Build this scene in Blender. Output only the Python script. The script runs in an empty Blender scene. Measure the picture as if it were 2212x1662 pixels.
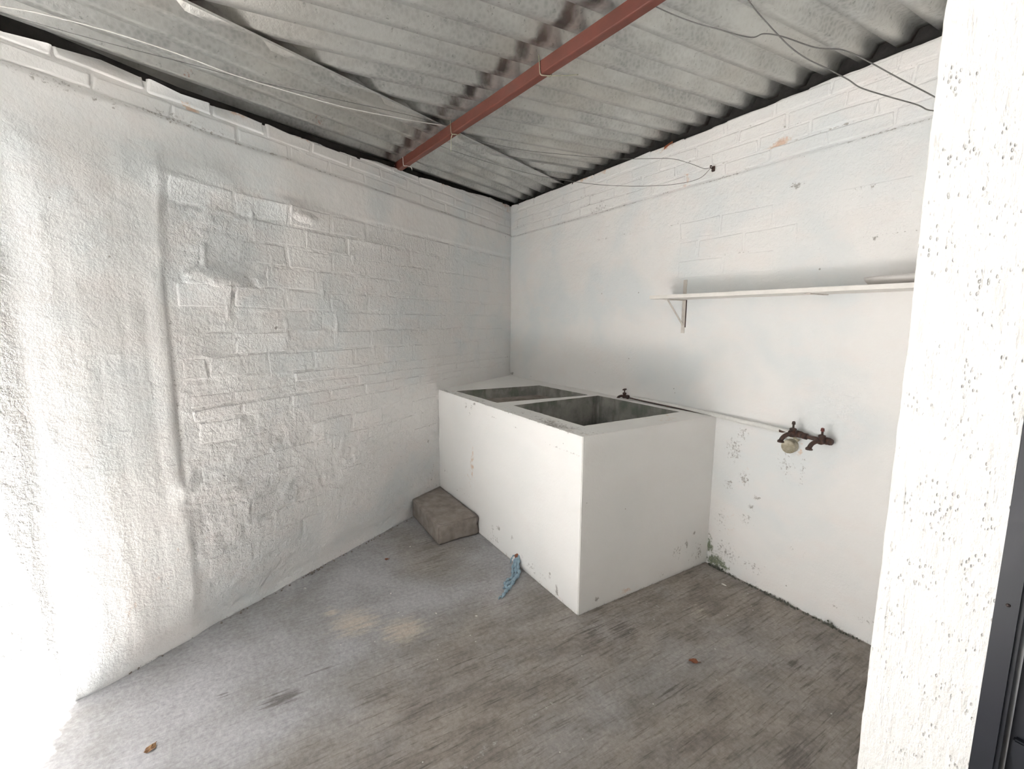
import bpy, bmesh, math, random
import numpy as np
from mathutils import Vector, Matrix
from mathutils.geometry import delaunay_2d_cdt
scene = bpy.context.scene
COL = scene.collection
random.seed(7)

# ------------------------------------------------------------------ camera
CAM = Vector((3.8791, -2.3734, 1.4313))
YAW, PITCH, ROLL, FPX = -1.017487, 0.136676, 0.0071276, 998.838
fwd = Vector((math.sin(YAW)*math.cos(PITCH), math.cos(YAW)*math.cos(PITCH), -math.sin(PITCH)))
rt0 = Vector((math.cos(YAW), -math.sin(YAW), 0.0)); up0 = rt0.cross(fwd)
rt = math.cos(ROLL)*rt0 + math.sin(ROLL)*up0
up = -math.sin(ROLL)*rt0 + math.cos(ROLL)*up0
cd = bpy.data.cameras.new('camera'); cam = bpy.data.objects.new('camera', cd); COL.objects.link(cam)
cam.matrix_world = Matrix(((rt.x, up.x, -fwd.x, CAM.x), (rt.y, up.y, -fwd.y, CAM.y), (rt.z, up.z, -fwd.z, CAM.z), (0, 0, 0, 1)))
cd.sensor_fit = 'HORIZONTAL'; cd.sensor_width = 36.0; cd.lens = FPX/2212*36.0
cd.clip_start = 0.02
scene.camera = cam

# ------------------------------------------------------------------ sky, sun, exposure
w = bpy.data.worlds.new('sky'); scene.world = w; w.use_nodes = True
bg = w.node_tree.nodes['Background']
bg.inputs[0].default_value = (0.90, 0.955, 1.0, 1); bg.inputs[1].default_value = 0.8
sd = bpy.data.lights.new('sun', 'SUN'); sun = bpy.data.objects.new('sun', sd); COL.objects.link(sun)
sd.energy = 21.0; sd.angle = math.radians(0.6); sd.color = (1.0, 0.965, 0.93)
SUNV = Vector((0.16, -0.10, 0.98)).normalized()          # towards the sun
sun.rotation_euler = SUNV.to_track_quat('Z', 'Y').to_euler()
sun.location = (2, -6, 8)
vs = scene.view_settings
scene.display_settings.display_device = 'sRGB'
vs.view_transform = 'Standard'; vs.look = 'None'; vs.gamma = 1.0; vs.use_curve_mapping = False
vs.exposure = 2.28
scene.cycles.max_bounces = 10; scene.cycles.diffuse_bounces = 8
scene.cycles.use_denoising = True

# ------------------------------------------------------------------ helpers
TH = math.radians(60.4227); CT, ST = math.cos(TH), math.sin(TH)
NL = Vector((ST, CT, 0.0))
def PL(s, z, h=0.0): return (s*CT + h*ST, -s*ST + h*CT, z)      # a point of the left wall
def PB(x, z, h=0.0): return (x, -h, z)                          # a point of the back wall

def vnoise(x, y, seed=0):
    rng = np.random.RandomState(seed); T = rng.rand(256, 256)
    xi = np.floor(x).astype(int); yi = np.floor(y).astype(int)
    fx = x-xi; fy = y-yi; fx = fx*fx*(3-2*fx); fy = fy*fy*(3-2*fy)
    a = T[xi & 255, yi & 255]; b = T[(xi+1) & 255, yi & 255]; c = T[xi & 255, (yi+1) & 255]; d = T[(xi+1) & 255, (yi+1) & 255]
    return (a*(1-fx)+b*fx)*(1-fy)+(c*(1-fx)+d*fx)*fy
def fbm(x, y, f=1.0, o=4, seed=0, g=0.5):
    r = 0; amp = 1; tot = 0
    for i in range(o):
        r = r+amp*vnoise(x*f+13.7*i, y*f+7.1*i, seed+i); tot += amp; amp *= g; f *= 2.03
    return r/tot-0.5
def sst(a, b, x): t = np.clip((x-a)/(b-a), 0, 1); return t*t*(3-2*t)
def box1(x, a, b, e): return sst(a-e, a+e, x)*(1-sst(b-e, b+e, x))
def blob(x, y, cx, cy, rx, ry): return np.exp(-(((x-cx)/rx)**2+((y-cy)/ry)**2))

def tag(o, label=None, cat=None, group=None, kind=None):
    if label: o['label'] = label
    if cat: o['category'] = cat
    if group: o['group'] = group
    if kind: o['kind'] = kind
    return o
def link(o, parent=None):
    COL.objects.link(o)
    if parent is not None: o.parent = parent
    return o
def empty(name, loc=(0, 0, 0), rz=0.0):
    o = bpy.data.objects.new(name, None); link(o); o.location = loc; o.rotation_euler.z = rz
    o.empty_display_size = 0.05
    return o
def npmesh(name, co, faces, mat, parent=None, smooth=True, mask=None):
    me = bpy.data.meshes.new(name)
    co = np.asarray(co, dtype=np.float32).reshape(-1, 3)
    faces = np.asarray(faces, dtype=np.int32)
    n, k = faces.shape
    me.vertices.add(len(co)); me.vertices.foreach_set('co', co.ravel())
    me.loops.add(n*k); me.loops.foreach_set('vertex_index', faces.ravel())
    me.polygons.add(n); me.polygons.foreach_set('loop_start', np.arange(n, dtype=np.int32)*k)
    me.polygons.foreach_set('loop_total', np.full(n, k, dtype=np.int32))
    me.update(calc_edges=True); me.validate()
    if smooth: me.polygons.foreach_set('use_smooth', np.ones(n, dtype=bool))
    if mask is not None:
        at = me.color_attributes.new('Mask', 'FLOAT_COLOR', 'POINT')
        at.data.foreach_set('color', np.asarray(mask, dtype=np.float32).ravel())
    me.materials.append(mat)
    return link(bpy.data.objects.new(name, me), parent)
def gridfaces(nu, nv, flip=False):
    i, j = np.meshgrid(np.arange(nu-1), np.arange(nv-1), indexing='ij')
    a = (i*nv+j).ravel(); b = a+nv; c = b+1; d = a+1
    return np.stack([a, d, c, b] if flip else [a, b, c, d], axis=1)
def bmobj(name, bm, mat, parent=None, smooth=False, loc=None):
    me = bpy.data.meshes.new(name); bmesh.ops.recalc_face_normals(bm, faces=bm.faces); bm.to_mesh(me); bm.free()
    if smooth:
        for p in me.polygons: p.use_smooth = True
    me.materials.append(mat)
    o = link(bpy.data.objects.new(name, me), parent)
    if loc: o.location = loc
    return o
def add_box(bm, x0, x1, y0, y1, z0, z1, bev=0.0):
    b2 = bmesh.new(); bmesh.ops.create_cube(b2, size=1)
    for v in b2.verts: v.co = Vector((x0+(v.co.x+.5)*(x1-x0), y0+(v.co.y+.5)*(y1-y0), z0+(v.co.z+.5)*(z1-z0)))
    if bev: bmesh.ops.bevel(b2, geom=b2.edges[:], offset=bev, segments=2, affect='EDGES')
    merge(bm, b2)
def merge(bm, b2):
    me = bpy.data.meshes.new('tmp'); b2.to_mesh(me); b2.free(); bm.from_mesh(me); bpy.data.meshes.remove(me)
def add_tube(bm, pts, r, seg=8, cap=True):
    """sweep a circle (r may be a list) along points"""
    pts = [Vector(p) for p in pts]; n = len(pts); rr = r if isinstance(r, (list, tuple)) else [r]*n
    rings = []; prev = None
    for i, p in enumerate(pts):
        t = (pts[min(i+1, n-1)]-pts[max(i-1, 0)]).normalized()
        if prev is None:
            a = Vector((0, 0, 1)) if abs(t.z) < 0.9 else Vector((1, 0, 0)); u = t.cross(a).normalized()
        else:
            u = (prev-t*prev.dot(t)).normalized()
        prev = u; v = t.cross(u)
        rings.append([bm.verts.new(p+rr[i]*(math.cos(2*math.pi*k/seg)*u+math.sin(2*math.pi*k/seg)*v)) for k in range(seg)])
    for a, b in zip(rings, rings[1:]):
        for k in range(seg): bm.faces.new((a[k], a[(k+1) % seg], b[(k+1) % seg], b[k]))
    if cap:
        bm.faces.new(rings[0][::-1]); bm.faces.new(rings[-1])
def spline(pts, n=8):
    """Catmull-Rom through points"""
    P = [Vector(p) for p in pts]; P = [2*P[0]-P[1]]+P+[2*P[-1]-P[-2]]; out = []
    for i in range(1, len(P)-2):
        for k in range(n):
            t = k/n; a, b, c, d = P[i-1:i+3]
            out.append(0.5*((2*b)+(c-a)*t+(2*a-5*b+4*c-d)*t*t+(3*b-a-3*c+d)*t**3))
    out.append(P[-2]); return out

# ------------------------------------------------------------------ materials
class NT:
    def __init__(s, name):
        s.m = bpy.data.materials.new(name); s.m.use_nodes = True; s.t = s.m.node_tree; s.b = s.t.nodes['Principled BSDF']
        s.g = s.n('ShaderNodeNewGeometry').outputs['Position']
    def n(s, typ, **kw):
        x = s.t.nodes.new(typ)
        for k, v in kw.items(): setattr(x, k, v)
        return x
    def set(s, sock, v):
        if isinstance(v, bpy.types.NodeSocket): s.t.links.new(v, sock)
        else: sock.default_value = v
    def math(s, op, a, b=0.0, c=0.0, clamp=False):
        x = s.n('ShaderNodeMath', operation=op, use_clamp=clamp)
        s.set(x.inputs[0], a); s.set(x.inputs[1], b)
        if op in ('MULTIPLY_ADD',): s.set(x.inputs[2], c)
        return x.outputs[0]
    def mix(s, f, a, b, mode='MIX'):
        x = s.n('ShaderNodeMix', data_type='RGBA', blend_type=mode, clamp_factor=True)
        s.set(x.inputs[0], f); s.set(x.inputs[6], a if isinstance(a, bpy.types.NodeSocket) else (*a, 1)); s.set(x.inputs[7], b if isinstance(b, bpy.types.NodeSocket) else (*b, 1))
        return x.outputs[2]
    def vec(s, sc=(1, 1, 1), rz=0.0):
        x = s.n('ShaderNodeMapping'); s.t.links.new(s.g, x.inputs[0]); x.inputs['Scale'].default_value = sc; x.inputs['Rotation'].default_value = (0, 0, rz)
        return x.outputs[0]
    def noise(s, scale, detail=4, rough=0.55, v=None, dist=0.0):
        x = s.n('ShaderNodeTexNoise'); s.t.links.new(v or s.g, x.inputs['Vector'])
        x.inputs['Scale'].default_value = scale; x.inputs['Detail'].default_value = detail; x.inputs['Roughness'].default_value = rough; x.inputs['Distortion'].default_value = dist
        return x.outputs[0]
    def vor(s, scale, v=None, feature='F1'):
        x = s.n('ShaderNodeTexVoronoi', feature=feature); s.t.links.new(v or s.g, x.inputs['Vector']); x.inputs['Scale'].default_value = scale
        return x
    def ramp(s, f, a, b):           # linear step from a to b
        x = s.n('ShaderNodeMapRange'); s.set(x.inputs[0], f); x.inputs[1].default_value = a; x.inputs[2].default_value = b
        return x.outputs[0]
    def attr(s):
        x = s.n('ShaderNodeVertexColor', layer_name='Mask'); y = s.n('ShaderNodeSeparateColor'); s.t.links.new(x.outputs[0], y.inputs[0])
        return y.outputs[0], y.outputs[1], y.outputs[2], x.outputs[1]
    def bump(s, h, dist, strength=1.0):
        x = s.n('ShaderNodeBump'); s.set(x.inputs['Height'], h); x.inputs['Distance'].default_value = dist; s.set(x.inputs['Strength'], strength)
        s.t.links.new(x.outputs[0], s.b.inputs['Normal'])
    def out(s, col, rough=0.6, metal=0.0, spec=0.5):
        s.set(s.b.inputs['Base Color'], col if isinstance(col, bpy.types.NodeSocket) else (*col, 1))
        s.set(s.b.inputs['Roughness'], rough); s.b.inputs['Metallic'].default_value = metal
        s.b.inputs['Specular IOR Level'].default_value = spec
        return s.m

def plaster_mat(name='white_paint', fine=1.0, mask=True, base=(0.81, 0.80, 0.79), blue=(0.73, 0.755, 0.765), pink=(0.81, 0.76, 0.74)):
    """mask: R mould, cracks and one painted shade line, G bare tan, B roughness of the render, A moss"""
    m = NT(name)
    big = m.noise(1.7, 3, 0.5, dist=0.4); mid = m.noise(4.5, 3, 0.55, m.vec((1, 1, 1.6)))
    c = m.mix(m.ramp(big, 0.46, 0.62), base, blue)
    c = m.mix(m.math('MULTIPLY', m.ramp(mid, 0.50, 0.66), 0.38), c, pink)
    hf = m.noise(95, 4, 0.65); hf2 = m.noise(38, 5, 0.65); hf3 = m.noise(75, 4, 0.7); sp = m.noise(24, 5, 0.75)
    # scattered pin holes and dirt specks of their own
    v = m.vor(9.0); pin = m.math('MULTIPLY', m.math('LESS_THAN', v.outputs['Distance'], 0.042), m.math('GREATER_THAN', m.noise(3.3, 2), 0.53))
    c = m.mix(m.math('MULTIPLY', pin, 0.55), c, (0.20, 0.17, 0.14))
    if mask:
        R, G, B, A = m.attr()
        f = m.math('MULTIPLY', m.math('SUBTRACT', m.math('ADD', R, m.ramp(m.math('ADD', m.math('MULTIPLY', hf3, 0.6), m.math('MULTIPLY', hf2, 0.4)), 0.32, 0.68)), 1.0), 4.0, clamp=True)
        g = m.math('MULTIPLY', m.math('SUBTRACT', m.math('ADD', G, m.ramp(sp, 0.25, 0.75)), 1.0), 3.0, clamp=True)
        a = m.math('MULTIPLY', m.math('SUBTRACT', m.math('ADD', A, m.ramp(sp, 0.25, 0.75)), 1.0), 4.0, clamp=True)
        c = m.mix(m.math('MULTIPLY', g, 0.75), c, m.mix(m.ramp(hf2, 0.4, 0.6), (0.62, 0.47, 0.33), (0.66, 0.40, 0.28)))
        c = m.mix(m.math('MULTIPLY', f, 0.7), c, (0.20, 0.175, 0.155))
        c = m.mix(m.math('MULTIPLY', a, 0.85), c, m.mix(m.ramp(hf, 0.4, 0.6), (0.05, 0.085, 0.03), (0.17, 0.20, 0.10)))
        amp = m.math('MULTIPLY_ADD', B, 1.0, 0.03)
    else: amp = 0.3
    vs_ = m.noise(60, 3, 0.6, m.vec((1, 1, 0.12)))
    rid = m.math('SUBTRACT', 1.0, m.math('ABSOLUTE', m.math('MULTIPLY_ADD', m.noise(30, 3, 0.6, dist=0.6), 4.0, -2.0)))
    h = m.math('ADD', m.math('MULTIPLY', hf2, 1.0), m.math('MULTIPLY', rid, 0.20))
    h = m.math('ADD', h, m.math('MULTIPLY', hf, 0.35)); h = m.math('ADD', h, m.math('MULTIPLY', vs_, 0.25))
    m.bump(m.math('MULTIPLY', h, amp), 0.016*fine, 1.0)
    return m.out(c, 0.62, spec=0.35)
M_WALL = plaster_mat('white_paint')
M_SINKW = plaster_mat('sink_paint', fine=0.35, base=(0.82, 0.812, 0.80), blue=(0.79, 0.79, 0.78), pink=(0.80, 0.775, 0.76))

def simple(name, col, rough=0.6, metal=0.0, nscale=30, var=0.15, bump=0.0, col2=None, lo=.35, hi=.65):
    m = NT(name); n = m.noise(nscale, 5, 0.6)
    c2 = col2 or tuple(x*(1-var) for x in col)
    c = m.mix(m.ramp(n, lo, hi), col, c2)
    if bump: m.bump(n, bump)
    return m.out(c, rough, metal)

def roof_mat():
    m = NT('galvanised_sheet'); R, G, B, A = m.attr()
    n1 = m.noise(6, 4, 0.6, m.vec((1, 0.45, 1))); n2 = m.noise(70, 4, 0.7); n3 = m.noise(1.6, 3, 0.5); v = m.vor(60)
    c = m.mix(m.ramp(n1, 0.38, 0.62), (0.58, 0.585, 0.565), (0.38, 0.385, 0.375))
    c = m.mix(m.math('MULTIPLY', m.ramp(v.outputs['Distance'], 0.2, 0.7), 0.5), c, (0.64, 0.65, 0.63))
    c = m.mix(m.math('MULTIPLY', m.ramp(n3, 0.45, 0.6), 0.35), c, (0.52, 0.48, 0.42))
    dk = m.noise(45, 3, 0.8); c = m.mix(m.math('MULTIPLY', m.ramp(dk, 0.62, 0.7), 0.5), c, (0.13, 0.13, 0.12))
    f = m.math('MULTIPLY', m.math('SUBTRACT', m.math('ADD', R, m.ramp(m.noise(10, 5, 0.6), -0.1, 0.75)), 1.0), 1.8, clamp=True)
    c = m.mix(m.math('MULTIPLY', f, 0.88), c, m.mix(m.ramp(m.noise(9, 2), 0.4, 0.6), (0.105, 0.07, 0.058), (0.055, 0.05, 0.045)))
    g = m.math('MULTIPLY', m.math('SUBTRACT', m.math('ADD', G, m.ramp(m.noise(60, 3, 0.7), 0.25, 0.75)), 1.0), 3.0, clamp=True)
    c = m.mix(g, c, (0.38, 0.16, 0.10))
    m.bump(n2, 0.0012)
    return m.out(c, m.math('MULTIPLY_ADD', n1, 0.25, 0.27), 0.80)
M_ROOF = roof_mat()

def floor_mat():
    """R brown, G pale tan patch, B dark patch, A white splash"""
    m = NT('brushed_concrete'); R, G, B, A = m.attr()
    st = m.noise(16, 5, 0.7, m.vec((5.0, 0.35, 1), math.radians(3))); st2 = m.noise(30, 4, 0.7, m.vec((3.5, 0.18, 1), math.radians(3)))
    n1 = m.noise(2.6, 5, 0.62, dist=0.3); n2 = m.noise(55, 4, 0.7); n3 = m.noise(7, 5, 0.65, m.vec((1.5, 0.6, 1)))
    grey = m.mix(m.ramp(n1, 0.36, 0.64), (0.47, 0.465, 0.48), (0.34, 0.335, 0.335))
    brown = m.mix(m.ramp(n3, 0.38, 0.62), (0.38, 0.34, 0.305), (0.235, 0.205, 0.18))
    bf = m.math('ADD', R, m.math('MULTIPLY_ADD', n1, 1.2, -0.6), clamp=True)
    c = m.mix(bf, grey, brown)
    c = m.mix(m.math('MULTIPLY', m.ramp(st, 0.52, 0.66), m.math('MULTIPLY_ADD', bf, 0.65, 0.18)), c, (0.13, 0.11, 0.095))
    c = m.mix(m.math('MULTIPLY', m.ramp(st2, 0.60, 0.75), 0.42), c, (0.58, 0.55, 0.50))
    g = m.math('MULTIPLY', m.math('SUBTRACT', m.math('ADD', G, m.ramp(m.noise(16, 6, 0.8, m.vec((4.0, 0.35, 1))), 0.25, 0.75)), 1.0), 3.0, clamp=True)
    c = m.mix(m.math('MULTIPLY', g, 0.7), c, (0.62, 0.56, 0.47))
    d = m.math('MULTIPLY', m.math('SUBTRACT', m.math('ADD', B, m.ramp(st, 0.25, 0.75)), 1.0), 3.0, clamp=True)
    c = m.mix(m.math('MULTIPLY', d, 0.7), c, (0.12, 0.105, 0.095))
    a = m.math('MULTIPLY', m.math('SUBTRACT', m.math('ADD', A, m.ramp(m.noise(40, 5, 0.75), 0.25, 0.75)), 1.0), 4.0, clamp=True)
    c = m.mix(m.math('MULTIPLY', a, 0.7), c, (0.70, 0.69, 0.65))
    # flakes of paint and grit
    v = m.vor(17.0, m.vec((1, 1, 0.01))); sp = m.math('MULTIPLY', m.math('LESS_THAN', v.outputs['Distance'], 0.055), m.math('GREATER_THAN', m.noise(4, 2), 0.52))
    c = m.mix(m.math('MULTIPLY', sp, 0.7), c, (0.80, 0.79, 0.76))
    c = m.mix(0.38, c, m.mix(m.ramp(n2, .3, .7), (0.05, 0.05, 0.05), (0.5, 0.5, 0.5)), 'OVERLAY')
    h = m.math('ADD', m.math('MULTIPLY', st, 0.8), m.math('MULTIPLY', n2, 0.5))
    m.bump(h, 0.004)
    return m.out(c, 0.68, spec=0.35)
M_FLOOR = floor_mat()
M_PATIO = simple('patio_concrete', (0.67, 0.665, 0.655), 0.8, nscale=8, var=0.12)
M_CONC = simple('step_concrete', (0.30, 0.265, 0.235), 0.85, nscale=14, col2=(0.20, 0.17, 0.15), bump=0.004)
def basin_mat():
    m = NT('wet_basin_concrete'); n = m.noise(9, 5, 0.65); n2 = m.noise(60, 4, 0.7); st = m.noise(14, 4, 0.6, m.vec((1, 1, 0.18)))
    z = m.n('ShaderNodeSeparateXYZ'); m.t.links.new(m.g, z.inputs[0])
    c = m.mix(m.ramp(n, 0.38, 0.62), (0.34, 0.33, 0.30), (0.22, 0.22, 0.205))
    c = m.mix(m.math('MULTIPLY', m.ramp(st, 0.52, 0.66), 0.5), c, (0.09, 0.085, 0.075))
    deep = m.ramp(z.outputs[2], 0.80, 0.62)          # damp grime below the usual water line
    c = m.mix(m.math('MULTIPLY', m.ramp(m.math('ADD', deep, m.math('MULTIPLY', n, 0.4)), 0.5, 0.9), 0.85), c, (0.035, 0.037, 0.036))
    al = m.math('MULTIPLY', m.ramp(m.noise(5, 4, 0.6), 0.5, 0.6), m.ramp(z.outputs[2], 0.78, 0.86))
    c = m.mix(m.math('MULTIPLY', al, 0.35), c, (0.055, 0.10, 0.06))
    m.bump(n2, 0.002); return m.out(c, 0.7, spec=0.3)
M_BASIN = basin_mat()
M_BEAM = simple('red_oxide_paint', (0.135, 0.038, 0.026), 0.55, nscale=12, col2=(0.105, 0.032, 0.022), bump=0.001)
M_RUST = simple('dark_rusty_metal', (0.055, 0.045, 0.045), 0.6, 0.4, nscale=90, col2=(0.11, 0.055, 0.04), bump=0.001)
M_TAPRED = simple('worn_red_handle', (0.22, 0.055, 0.045), 0.5, 0.1, nscale=90, var=0.4)
M_NAVY = simple('navy_gloss_paint', (0.008, 0.010, 0.019), 0.42, 0.0, nscale=5, col2=(0.010, 0.014, 0.020))
M_SHELF = simple('shelf_white_paint', (0.80, 0.775, 0.74), 0.55, nscale=20, var=0.08, bump=0.0006)
M_BRKT = simple('bracket_greyish_paint', (0.66, 0.62, 0.58), 0.5, nscale=40, var=0.15)
M_HOUSE = simple('light_damping_grey', (0.26, 0.25, 0.24), 0.8, nscale=5)  # darkened so the unseen house wall throws back less light
M_DARK = simple('gap_blackout', (0.030, 0.028, 0.027), 0.95, nscale=25, var=0.5, bump=0.004)  # near-black colour that stands in for shade in the gap above the walls
M_BRICK = simple('bare_red_brick', (0.36, 0.12, 0.06), 0.9, nscale=60, var=0.3, bump=0.002)
M_WIREW = simple('pale_wire', (0.75, 0.74, 0.70), 0.4, 0.2)
M_WIRED = simple('grey_wire', (0.17, 0.17, 0.16), 0.55, 0.3)
M_CABLE = simple('grey_cable', (0.15, 0.145, 0.14), 0.55)
M_TIE = simple('tarnished_tie_wire', (0.50, 0.48, 0.36), 0.45, 0.3, nscale=50, col2=(0.28, 0.29, 0.2))
M_BLUE = simple('pale_blue_cloth', (0.20, 0.31, 0.39), 0.9, nscale=80, col2=(0.30, 0.40, 0.46), bump=0.002)
M_LEAF = simple('dry_brown_leaf', (0.17, 0.085, 0.045), 0.8, nscale=60, col2=(0.28, 0.17, 0.08))
M_LEAF2 = simple('dry_rust_leaf', (0.26, 0.09, 0.045), 0.8, nscale=60, var=0.4)
M_MOSS = simple('moss_and_grime', (0.07, 0.08, 0.055), 1.0, nscale=70, col2=(0.17, 0.165, 0.15), bump=0.004)
M_STUB = simple('grimy_white_pipe', (0.55, 0.52, 0.42), 0.6, nscale=30, col2=(0.30, 0.26, 0.17), bump=0.001)
M_DISH = simple('grey_white_plastic', (0.60, 0.58, 0.56), 0.45, nscale=20, var=0.1)
M_WPIPE = simple('white_painted_pipe', (0.74, 0.74, 0.72), 0.5, nscale=60, var=0.1, bump=0.0006)

# ------------------------------------------------------------------ wall relief
def ztopL(s): return np.interp(s, [0, .8, 1.5, 2.3, 2.76, 3.12, 3.36, 9], [2.508, 2.468, 2.41, 2.376, 2.36, 2.356, 2.335, 2.05])
def ztopB(x): return np.interp(x, [0, 1.2, 2.0, 2.5, 3.1, 6], [2.502, 2.499, 2.504, 2.512, 2.517, 2.52])
def hL(s, z):
    s = np.asarray(s, float); z = np.asarray(z, float)
    pil = sst(2.93, 2.985, s+0.006*np.sin(z*5)+0.03*sst(1.75, 2.1, z))*(1-sst(2.00, 2.14, z+0.12*(s-3.1)))     # plastered strip
    rough = np.clip(1-sst(1.99, 2.05, z), 0, 1)
    h = 0.014*fbm(s, z, 1.9, 3, 3)*sst(0, 1.2, s)
    amp = 0.25+0.9*rough*(1-pil)*(0.55+1.2*np.clip(fbm(s, z, 1.4, 2, 21)+0.15, 0, 1)+0.9*blob(s, z, 2.5, .55, .75, .35))*sst(-0.1, 1.6, s)
    h = h+amp*(0.011*fbm(s, z, 9, 3, 5)+0.013*np.abs(fbm(s, z*1.2, 22, 3, 9))-0.002)
    # plastered strip: long slope towards the open side, sharp step on the other side
    h = h+pil*(0.012+0.008*box1(s, 3.12, 3.34, 0.10)-0.012*sst(3.31, 3.45, s)+0.005*fbm(s*6, z*.7, 4, 3, 40)+0.008*fbm(s, z, 6, 3, 41)*sst(1.45, 1.65, z))
    h = h+0.017*np.exp(-((z-2.02+0.55*(s-2.75)**2*1.4+0.10*(s-3.2))/0.06)**2)*sst(2.55, 2.75, s)*(1-pil*.3)       # bulge that arches over it
    h = h-0.008*np.exp(-((s-2.955)/0.012)**2)*box1(z, .72, 1.62, .08)
    h = h+0.030*sst(3.44, 3.50, s)*0.4*fbm(s, z, 6, 3, 50)+0.03*sst(3.42, 3.55, s)*np.clip(fbm(s, z, 11, 3, 51), -1, 1)
    # smooth ring beam and the recessed top courses
    h = h+0.006*box1(z, 2.035, 2.235, 0.008)*(1-sst(1.7, 2.3, s))
    h = h+.006*np.clip(fbm(s, z, 16, 3, 77), -1, 1)*sst(2.24, 2.26, z)-0.010*sst(2.230, 2.243, z+0.006*fbm(s, z*0, 9, 2, 4))
    # smooth mortar lump with a horn
    h = h+0.030*np.clip(1.15-np.hypot((s-2.74)/.13, (z-1.60)/.055), 0, 1)**.6*np.where(z < 1.66, 1, .6)
    h = h+0.012*np.clip(1-np.hypot((s-2.55)/.07, (z-1.61)/.05), 0, 1)
    h = h+0.024*blob(s, z, 2.28, 1.97, .09, .03)+0.016*blob(s, z, 2.36, 2.02, .08, .025)
    # squeezed mortar along the joints of the blocks
    for i_ in range(9):
        zz = 1.156+.108*i_; h = h+0.0060*np.exp(-((z-zz-.006*fbm(s, s*0+i_, 5, 2, 44))/.006)**2)*np.clip(fbm(s, s*0+i_*3.3, 7, 3, 45)*5, -.7, 1)*sst(.2, 1.2, s)*(1-pil)
    for i_ in range(26):
        r0 = (i_*.6180339) % 1; ss = .25+2.6*r0; zz = 1.0+.108*((i_*5) % 9)
        h = h+.007*np.exp(-((s-ss-.01*fbm(z, z*0+i_, 12, 2, 46))/.007)**2)*box1(z, zz, zz+.108, .01)*(1-pil)
    # lumps of thrown plaster low on the wall
    rng = np.random.RandomState(3)
    for i in range(70):
        cx, cz = rng.uniform(1.0, 3.0), rng.uniform(.15, .95); r = rng.uniform(.012, .04)
        h = h+rng.uniform(-.3, 1)*r*.35*np.exp(-(((s-cx)/r)**2+((z-cz)/(r*rng.uniform(.6, 1.8)))**2))
    h = h+0.012*(1-sst(0.0, 0.05, z))
    return h
def hB(x, z):
    x = np.asarray(x, float); z = np.asarray(z, float)
    h = 0.010*fbm(x, z, 1.3, 3, 60)+0.0022*fbm(x, z, 9, 3, 61)
    h = h+0.005*sst(1.95, 2.02, z+0.01*fbm(x, z, 5, 2, 3))*(1-sst(2.205, 2.225, z+0.010*fbm(x, x*0, 6, 3, 64)))
    h = h-0.005*sst(2.215, 2.225, z)+.004*fbm(x, z*1.5, 16, 3, 78)*sst(2.22, 2.24, z)
    h = h+0.0022*np.abs(fbm(x, z*2.2, 14, 3, 66))*sst(1.5, 1.75, z)
    h = h-0.004*box1(z, .86, .93, .012)*sst(2.2, 2.4, x)*(1-sst(2.72, 2.78, x))        # fillet of render under the pipe
    return h
def hashmask(x, y, cx, cy, rx, ry, a): return a*np.clip(blob(x, y, cx, cy, rx, ry), 0, 1)

def maskL(s, z):
    z0 = np.zeros_like(s)
    zt = ztopL(s)
    R = 0.62*np.exp(-((z-2.236)/0.008)**2)*(0.6+0.8*fbm(s, z*0, 8, 2, 70)+.1)
    for i_ in range(4):
        R = np.maximum(R, 0.64*np.exp(-((z-2.243-.068*i_)/0.006)**2)*np.clip(.35+fbm(s, s*0+i_, 4, 3, 180+i_)*2.4, 0, 1))
    R = np.maximum(R, 0.60*np.exp(-((s-2.952)/0.007)**2)*box1(z, .75, 1.6, .05))  # dark line painted in for shade at the plaster strip's right edge
    R = np.maximum(R, hashmask(s, z, 2.86, 2.25, .30, .03, .62)); R = np.maximum(R, hashmask(s, z, 3.2, 2.22, .25, .02, .45))
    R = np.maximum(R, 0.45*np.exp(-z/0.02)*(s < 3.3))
    for (a, b, r, q) in [(1.28, .52, .02, .7), (2.84, 1.03, .06, .35), (2.47, 1.385, .012, .8), (.12, 2.205, .012, .95), (1.25, .2, .25, .33), (1.07, .10, .2, .40), (2.95, .9, .06, .4)]:
        R = np.maximum(R, hashmask(s, z, a, b, r, r, q))
    G = hashmask(s, z, 2.80, 2.31, .05, .035, .9); G = np.maximum(G, hashmask(s, z, 2.25, 2.37, .06, .02, .7))
    G = np.maximum(G, 0.75*np.exp(-((z-zt)/0.016)**2)*np.clip(.4+fbm(s, s*0, 6, 2, 80)*1.6, 0, 1))
    G = np.maximum(G, hashmask(s, z, .05, 2.47, .05, .04, .8)); G = np.maximum(G, hashmask(s, z, 3.2, .35, .5, .25, .30)); G = np.maximum(G, hashmask(s, z, 2.3, .7, .5, .3, .22))
    pil = sst(2.93, 2.985, s)*(1-sst(2.00, 2.14, z))
    rough = np.clip(1-sst(1.99, 2.06, z), 0, 1)*(1-pil)
    B = 0.10+0.12*pil+rough*(0.15+1.5*np.clip(fbm(s, z, 2.2, 3, 21)+0.12, 0, .5)+0.4*blob(s, z, 2.5, .6, .8, .4))*sst(-0.3, 1.5, s)+0.7*sst(3.40, 3.46, s)
    return np.stack([R, G, np.clip(B, 0, 1.4), z0], -1)
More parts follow.
